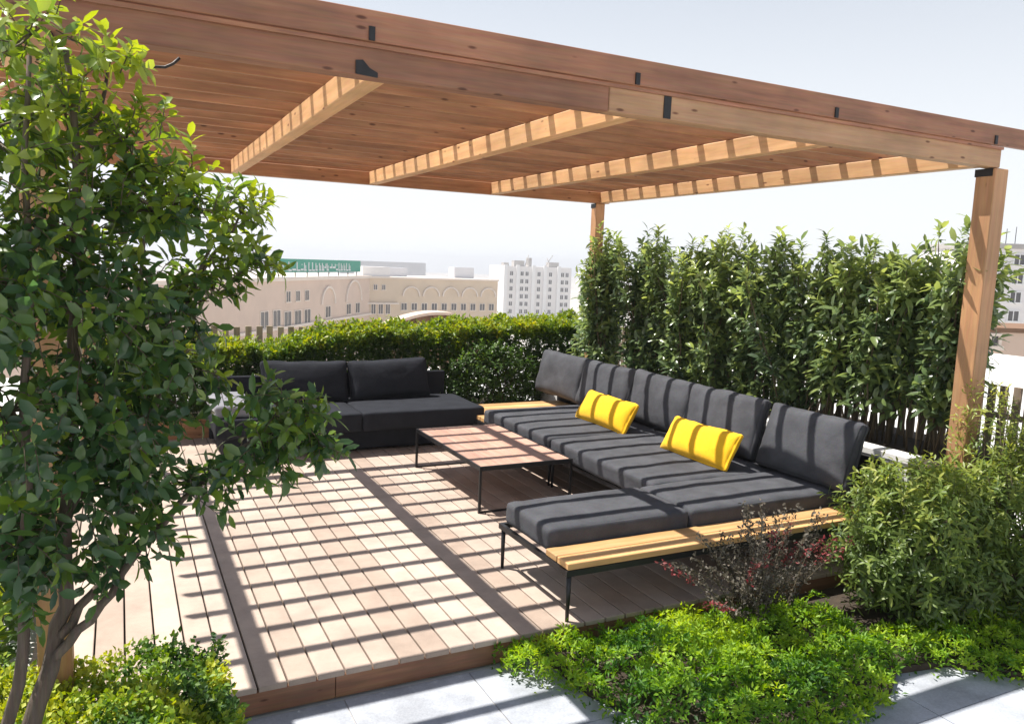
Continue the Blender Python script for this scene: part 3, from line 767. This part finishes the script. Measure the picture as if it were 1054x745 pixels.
# --- barberry with reddish tips
bb = thing('barberry', (3.35, 3.28, -.1), 'spiny purple grey barberry with red tips before the chaise', 'shrub')
lv = Leaves(); st = MB()
for k in range(46):
    a = rs.rand() * 6.28; s = rs.rand()
    b = np.array([3.35 + .08 * rs.normal(), 3.24 + .06 * rs.normal(), -.1])
    ln_ = .45 + .3 * rs.rand()
    e = b + np.array([math.cos(a) * .55 * (.3 + s), math.sin(a) * .28 * (.3 + s), ln_ * (1.1 - .4 * s)])
    m_ = (b + e) / 2 + np.array([0, 0, .10])
    t = np.linspace(0, 1, 8)[:, None]
    q = b * (1 - t) ** 2 + 2 * m_ * t * (1 - t) + e * t * t
    st.tube(q, list(np.linspace(.004, .0012, 8)), 4)
    red = (rs.rand() < .22)
    for f in np.linspace(.15, 1, 26):
        i = min(int(f * 7), 6); p = q[i] + (q[i + 1] - q[i]) * (f * 7 - i)
        nn = 4
        tn = (.72 + .28 * rs.rand()) if (red and f > .6) else (.15 + .42 * rs.rand())
        lv.add(np.tile(p, (nn, 1)) + rs.normal(size=(nn, 3)) * .012, rs.normal(size=(nn, 3)) + np.array([0, 0, .5]), rs.normal(size=(nn, 3)) + np.array([0, 0, 1]), .022 * (.6 + .8 * rs.rand(nn)), .013, tn + .05 * rs.normal(size=nn))
q = [(3.2, 3.2, .0), (3.05, 3.15, .12), (2.93, 3.12, .17), (2.82, 3.1, .25)]
st.tube(q, [.003, .003, .002, .001], 4)
for f in np.linspace(.2, 1, 30):
    i = min(int(f * 3), 2); p = np.array(q[i]) + (np.array(q[i + 1]) - np.array(q[i])) * (f * 3 - i)
    lv.add(np.tile(p, (3, 1)), rs.normal(size=(3, 3)) + np.array([-.2, 0, .5]), rs.normal(size=(3, 3)) + np.array([0, 0, 1]), .02, .012, .5 + .1 * rs.normal(size=3))
part(st, 'stem', M['stem'], bb)
lv.part('foliage', M['leaf_barberry'], bb, bend=.2, fold=.3)

# ------------------------------------------------------------------ the city beyond
UP = Vector((0, 0, 1))
def facade(p0, p1):
    p0 = Vector((*p0, 0)); p1 = Vector((*p1, 0)); t = (p1 - p0).normalized(); nrm = Vector((t.y, -t.x, 0))
    return p0, t, nrm, (p1 - p0).length
def fbox(mb, F, u0, u1, d0, d1, z0, z1, tint=.5):
    p0, t, nrm, L = F
    c = p0 + t * (u0 + u1) / 2 + nrm * (d0 + d1) / 2 + UP * (z0 + z1) / 2
    return mb.obox(c, t, nrm, abs(u1 - u0) / 2, abs(d1 - d0) / 2, abs(z1 - z0) / 2, tint)
def window(root, F, u, z, w, h, glass='glass_d', trim='trim'):
    fr = MB(); 
    fbox(fr, F, u - w / 2 - .12, u - w / 2, .003, .14, z, z + h); fbox(fr, F, u + w / 2, u + w / 2 + .12, .003, .14, z, z + h)
    fbox(fr, F, u - w / 2 - .2, u + w / 2 + .2, .003, .2, z - .18, z - .003); fbox(fr, F, u - w / 2 - .12, u + w / 2 + .12, .003, .14, z + h + .003, z + h + .12)
    fbox(fr, F, u - .05, u + .05, .06, .12, z + .01, z + h - .01)
    wn = part(fr, 'window', M[trim], root)
    part(fbox(MB(), F, u - w / 2 + .003, u + w / 2 - .003, .004, .05, z + .003, z + h - .003), 'pane', M[glass], root, wn)
def arch(root, F, u, z, r, mat, th=.35, name='arch'):
    mb = MB(); pts = []; p0, t, nrm, L = F
    for k in range(13):
        a = math.pi * k / 12
        pts.append((u + r * math.cos(a), z + r * math.sin(a)))
    for k in range(12):
        (a0, b0), (a1, b1) = pts[k], pts[k + 1]
        c = p0 + t * (a0 + a1) / 2 + UP * (b0 + b1) / 2 + nrm * .18
        dv = (t * (a1 - a0) + UP * (b1 - b0))
        mb.obox(c, dv, nrm, dv.length / 2 + .04, .17, th / 2)
    part(mb, name, mat, root)
# left block with the green banner
FA = facade((-2, 92), (46.2, 158))
bA = thing('arched_building', (22, 125, -20), 'beige building with blind arches and a green rooftop banner', 'building')
part(fbox(MB(), FA, 0, FA[3], -16, 0, -20, -1.9), 'wall', M['beige'], bA)
part(fbox(MB(), FA, -.2, FA[3] + .2, -16.2, .35, -1.89, -1.35), 'cornice', M['trim'], bA)
part(fbox(MB(), FA, 26, FA[3], .003, .5, -9.4, -9.0), 'ledge', M['trim'], bA)
for u in (44, 47.5, 51): window(bA, FA, u, -5.2, 1.5, 1.6)
for u in (43.8, 47.5, 51.2): window(bA, FA, u, -9.0, 2.4, 2.2)
for u in (46, 49.5): window(bA, FA, u, -11.8, 2.2, 1.6)
for u, r in ((60, 3.0), (72.5, 4.0)): arch(bA, FA, u, -6.2, r, M['trim'])
for u in (60, 70, 74.8): window(bA, FA, u, -8.6, 2.2, 1.9)
for u in (36, 40): window(bA, FA, u, -8.8, 2.4, 2.4)
bn = thing('banner_sign', (34, 140, -1), 'green rooftop sign with pale lettering on the beige building', 'sign')
part(fbox(MB(), FA, 39, 79, -1.2, -1.0, -.6, 1.6), 'panel', M['green_b'], bn)
u = 40.0
while u < 74:
    wt = MB()
    k = rs.randint(4)
    w_ = .7 + .8 * rs.rand()
    if k == 0: fbox(wt, FA, u, u + .28, -.99, -.93, -.1, 1.1); fbox(wt, FA, u, u + w_, -.99, -.93, -.38, -.12)
    elif k == 1: fbox(wt, FA, u, u + w_, -.99, -.93, .1, .4); fbox(wt, FA, u + w_ - .26, u + w_, -.99, -.93, .42, .9)
    elif k == 2: fbox(wt, FA, u, u + .26, -.99, -.93, -.1, 1.0); fbox(wt, FA, u + .5, u + .72, -.99, -.93, -.1, .6); fbox(wt, FA, u, u + .9, -.99, -.93, -.36, -.11)
    else: fbox(wt, FA, u, u + w_, -.99, -.93, -.3, .0); fbox(wt, FA, u + .3, u + .5, -.99, -.93, .6, .8)
    u += w_ + .28
    part(wt, 'letter', M['white_p'], bn)
sp = MB()
for k in range(9): fbox(sp, FA, 40 + k * 4.7, 40.15 + k * 4.7, -1.4, -1.25, -1.34, .8)
part(sp, 'support', M['steel'], bn)
# right block, frontal
FB = facade((44.5, 158), (76.5, 160))
bB = thing('tan_building', (60, 165, -20), 'tan building with a row of arches below the grey roof boxes', 'building')
part(fbox(MB(), FB, 0, FB[3], -18, 0, -20, -1.85), 'wall', M['tan'], bB)
part(fbox(MB(), FB, -.2, FB[3] + .2, -18.2, .3, -1.84, -1.5), 'cornice', M['trim'], bB)
part(fbox(MB(), FB, .5, 6.5, -6, -1, -1.49, .5), 'roof_house', M['white_b'], bB)
part(fbox(MB(), FB, .003, 8, .003, .8, -7.2, -6.9), 'ledge', M['trim'], bB)
for u in (1.2, 3, 4.8): window(bB, FB, u, -4.2, .7, 1.0)
for u in (1, 2.6, 4.2, 5.8): window(bB, FB, u, -9.2, .9, 2.2)
for k in range(5): arch(bB, FB, 11 + k * 4.65, -5.4, 1.9, M['trim'], .3)
for k in range(10): window(bB, FB, 9.4 + k * 2.35, -8.4, 1.2, 1.4)
for (u0, u1, z1, m_, lab, nm) in ((2, 20, 1.5, 'grey_b', 'long pale grey block far beyond the tan building', 'far_block'), (24, 29, .95, 'grey_b', 'square grey roof box at the right of the tan building', 'roof_box'),
                          (8, 12.5, .4, 'grey_b', 'small grey roof plant box at the left of the tan building', 'roof_box')):
    p0, t, nrm, L = FB
    d0 = -60 if nm == 'far_block' else -6
    f = 1.34 if nm == 'far_block' else 1
    c = p0 + t * (u0 + u1) / 2 * f + nrm * d0
    top(fbox(MB(), FB, u0 * f - (12 if nm == 'far_block' else 0) * -1, u1 * f + (14 if nm == 'far_block' else 0), d0 - 3, d0, -20 if nm == 'far_block' else -1.84, z1), nm, M[m_], lab, 'building' if nm == 'far_block' else 'roof box', (c.x, c.y, -20 if nm == 'far_block' else -1.84))
# white tower
FC = facade((111, 228), (134, 224))
bC = thing('white_tower', (122, 232, -24), 'white apartment tower with rows of windows and roof tanks', 'building')
part(fbox(MB(), FC, 0, FC[3], -18, 0, -20, 1.6), 'wall', M['white_b'], bC)
for u in (0, 4.2, 9.5, 13.5, 18.3): part(fbox(MB(), FC, u, u + 1.1, .003, .6, -20, 2.0), 'pilaster', M['white_p'], bC)
for k in range(8):
    for u in (2.6, 6.2, 7.9, 12.0, 16.0, 20.2, 21.8):
        window(bC, FC, u, -18.6 + k * 2.45, 1.0, 1.3, 'glass_d', 'white_p')
for (u0, u1, z1) in ((4, 7.5, 3.4), (9, 10, 4.4), (16, 19.5, 3.2), (.5, 2.2, 2.6)): part(fbox(MB(), FC, u0, u1, -5, -2, 1.602, z1), 'roof_plant', M['concrete'], bC)
an = MB()
for (u, z, du) in ((8, 5.4, 1.2), (15, 5.6, 2.6), (17, 4.6, -1.4)):
    p0, t, nrm, L = FC; an.tube([p0 + t * u + UP * 1.6 - nrm * 3, p0 + t * (u + du) + UP * z - nrm * 3], .14, 5)
part(an, 'mast', M['concrete'], bC)
# tower on the right, still in raw concrete
FD = facade((93.5, 62), (112, 50))
bD = thing('concrete_tower', (103, 62, -20), 'unfinished concrete tower with window grid at the right edge', 'building')
part(fbox(MB(), FD, 0, FD[3], -14, 0, -20, 6.2), 'wall', M['white_b'], bD)
part(fbox(MB(), FD, -.2, FD[3], -14.2, .3, 6.202, 6.8), 'roof_edge', M['concrete'], bD)
for k in range(6):
    for j in range(8): window(bD, FD, 1.5 + j * 2.4, 4.3 - k * 2.3, 1.2, 1.2, 'glass_d', 'white_p')
for k in range(14):
    rb = MB()
    p0, t, nrm, L = FD; q = p0 + t * (.6 + k * 1.3 + .4 * rs.rand()) - nrm * .5
    rb.tube([q + UP * 6.8, q + UP * (8.4 + rs.rand() * .9)], .05, 4)
    part(rb, 'rebar', M['steel'], bD)
# low beige roof house on the neighbouring roof
FE = facade((31.3, 20.9), (38, 17.5))
bE = thing('roof_house', (34, 21, -20), 'low beige roof house with brown coping beyond the terrace', 'building')
part(fbox(MB(), FE, 0, FE[3], -4, 0, -20, -.05), 'wall', M['beige'], bE)
part(fbox(MB(), FE, -.1, FE[3], -4.1, .12, -.048, .14), 'coping', M['brown_b'], bE)
window(bE, FE, 1.5, -.62, .7, .4)
# arched timber canopy between
cn = thing('arched_canopy', (14, 30, -20), 'low arched canopy roof rising behind the clipped hedge', 'canopy')
cv = MB(); cu = MB()
def cpt(a, d, off=0): return (8.6 + 7.2 * a, 30 + d + 3 * a, -1.15 + 1.0 * math.sin(math.pi * min(max(a, 0), 1)) ** .8 + off)
for k in range(16):
    a0, a1 = k / 16, (k + 1) / 16
    vs = [cpt(a0, 0), cpt(a1, 0), cpt(a1, 1.0), cpt(a0, 1.0), cpt(a0, 0, -.12), cpt(a1, 0, -.12), cpt(a1, 1.0, -.12), cpt(a0, 1.0, -.12)]
    cv.add(vs, [(0, 1, 2, 3), (4, 7, 6, 5), (0, 4, 5, 1), (2, 6, 7, 3)])
    if k % 2 == 0 and k > 3: 
        p = cpt(a0, .3, -.15); cu.box(p[0] - .07, p[0] + .07, p[1] - .07, p[1] + .07, -2.2, p[2])
part(cv, 'roof', M['beige'], cn)
part(cu, 'rib', M['brown_b'], cn)
bk = MB()
for k in range(3, 16):
    a0, a1 = k / 16, (k + 1) / 16
    vs = [cpt(a0, .5, -.145), cpt(a1, .5, -.145), (cpt(a1, .5)[0], cpt(a1, .5)[1], -20), (cpt(a0, .5)[0], cpt(a0, .5)[1], -20)]
    vs2 = [(x, y + .3, z) for x, y, z in vs]
    bk.add(vs + vs2, [(0, 1, 2, 3), (7, 6, 5, 4), (0, 4, 5, 1), (0, 3, 7, 4), (1, 5, 6, 2)])
part(bk, 'wall', M['brown_b'], cn)

hzm = bpy.data.materials.new('summer haze'); hzm.use_nodes = True
hn_ = hzm.node_tree; hn_.nodes.remove(hn_.nodes['Principled BSDF'])
pvol = hn_.nodes.new('ShaderNodeVolumePrincipled'); pvol.inputs['Color'].default_value = (.93, .95, 1, 1); pvol.inputs['Density'].default_value = .0008; pvol.inputs['Anisotropy'].default_value = .3
hn_.links.new(pvol.outputs[0], hn_.nodes['Material Output'].inputs['Volume'])
hz_o = B(-901, 901, -301, 1501, -21.2, 14).build('haze', hzm)
tag(hz_o, 'thin pale summer haze over the city', None, None, 'stuff')
# ------------------------------------------------------------------ camera, sun, sky
cam = bpy.data.cameras.new('camera'); co = bpy.data.objects.new('camera', cam); col.objects.link(co)
yaw, pitch, roll = R_(26.80367576), R_(7.10219076), R_(2.1439647)
f = Vector((math.sin(yaw) * math.cos(pitch), math.cos(yaw) * math.cos(pitch), -math.sin(pitch)))
r = Vector((math.cos(yaw), -math.sin(yaw), 0)); u = r.cross(f)
r2 = r * math.cos(roll) + u * math.sin(roll); u2 = -r * math.sin(roll) + u * math.cos(roll)
m = Matrix((r2, u2, -f)).transposed().to_4x4(); m.translation = Vector((0, 0, 2.0))
co.matrix_world = m
cam.sensor_fit = 'HORIZONTAL'; cam.sensor_width = 36; cam.lens = 802.786 / 1054 * 36
cam.clip_start = .05; cam.clip_end = 4000
scn.camera = co

Ld = Vector((.336, -.34, -1)).normalized()
sl = bpy.data.lights.new('sun', 'SUN'); so = bpy.data.objects.new('sun', sl); col.objects.link(so)
sl.energy = 5.0; sl.angle = R_(.5); sl.color = (1, .955, .89)
so.rotation_euler = Ld.to_track_quat('-Z', 'Y').to_euler(); so.location = (-6, 10, 20)
wd = bpy.data.worlds.new('World'); scn.world = wd; wd.use_nodes = True
nt = wd.node_tree; bg = nt.nodes['Background']
sk = nt.nodes.new('ShaderNodeTexSky'); sk.sky_type = 'NISHITA'; sk.sun_disc = False
sk.sun_elevation = math.asin(-Ld.z); sk.sun_rotation = math.atan2(-Ld.x, -Ld.y)
sk.air_density = 1.0; sk.dust_density = 1.0; sk.ozone_density = 1.0
# thin bright summer haze low in the sky (real direction, not camera space)
tc = nt.nodes.new('ShaderNodeTexCoord'); sx = nt.nodes.new('ShaderNodeSeparateXYZ'); nt.links.new(tc.outputs['Generated'], sx.inputs[0])
hr = ramp(nt, [(0, (1, 1, 1)), (.15, (.85, .85, .85)), (.30, (.62, .62, .62)), (.6, (.22, .22, .22)), (.9, (.05, .05, .05))])
nt.links.new(sx.outputs['Z'], hr.inputs[0])
hm_ = mixc(nt, hr.outputs[0], sk.outputs[0], (10.4, 10.7, 11.1))
nt.links.new(hm_, bg.inputs[0]); bg.inputs[1].default_value = .06
scn.view_settings.view_transform = 'Standard'; scn.view_settings.look = 'None'
scn.view_settings.exposure = .75; scn.view_settings.gamma = 1
scn.cycles.max_bounces = 8; scn.cycles.transparent_max_bounces = 4
scn.cycles.use_denoising = True
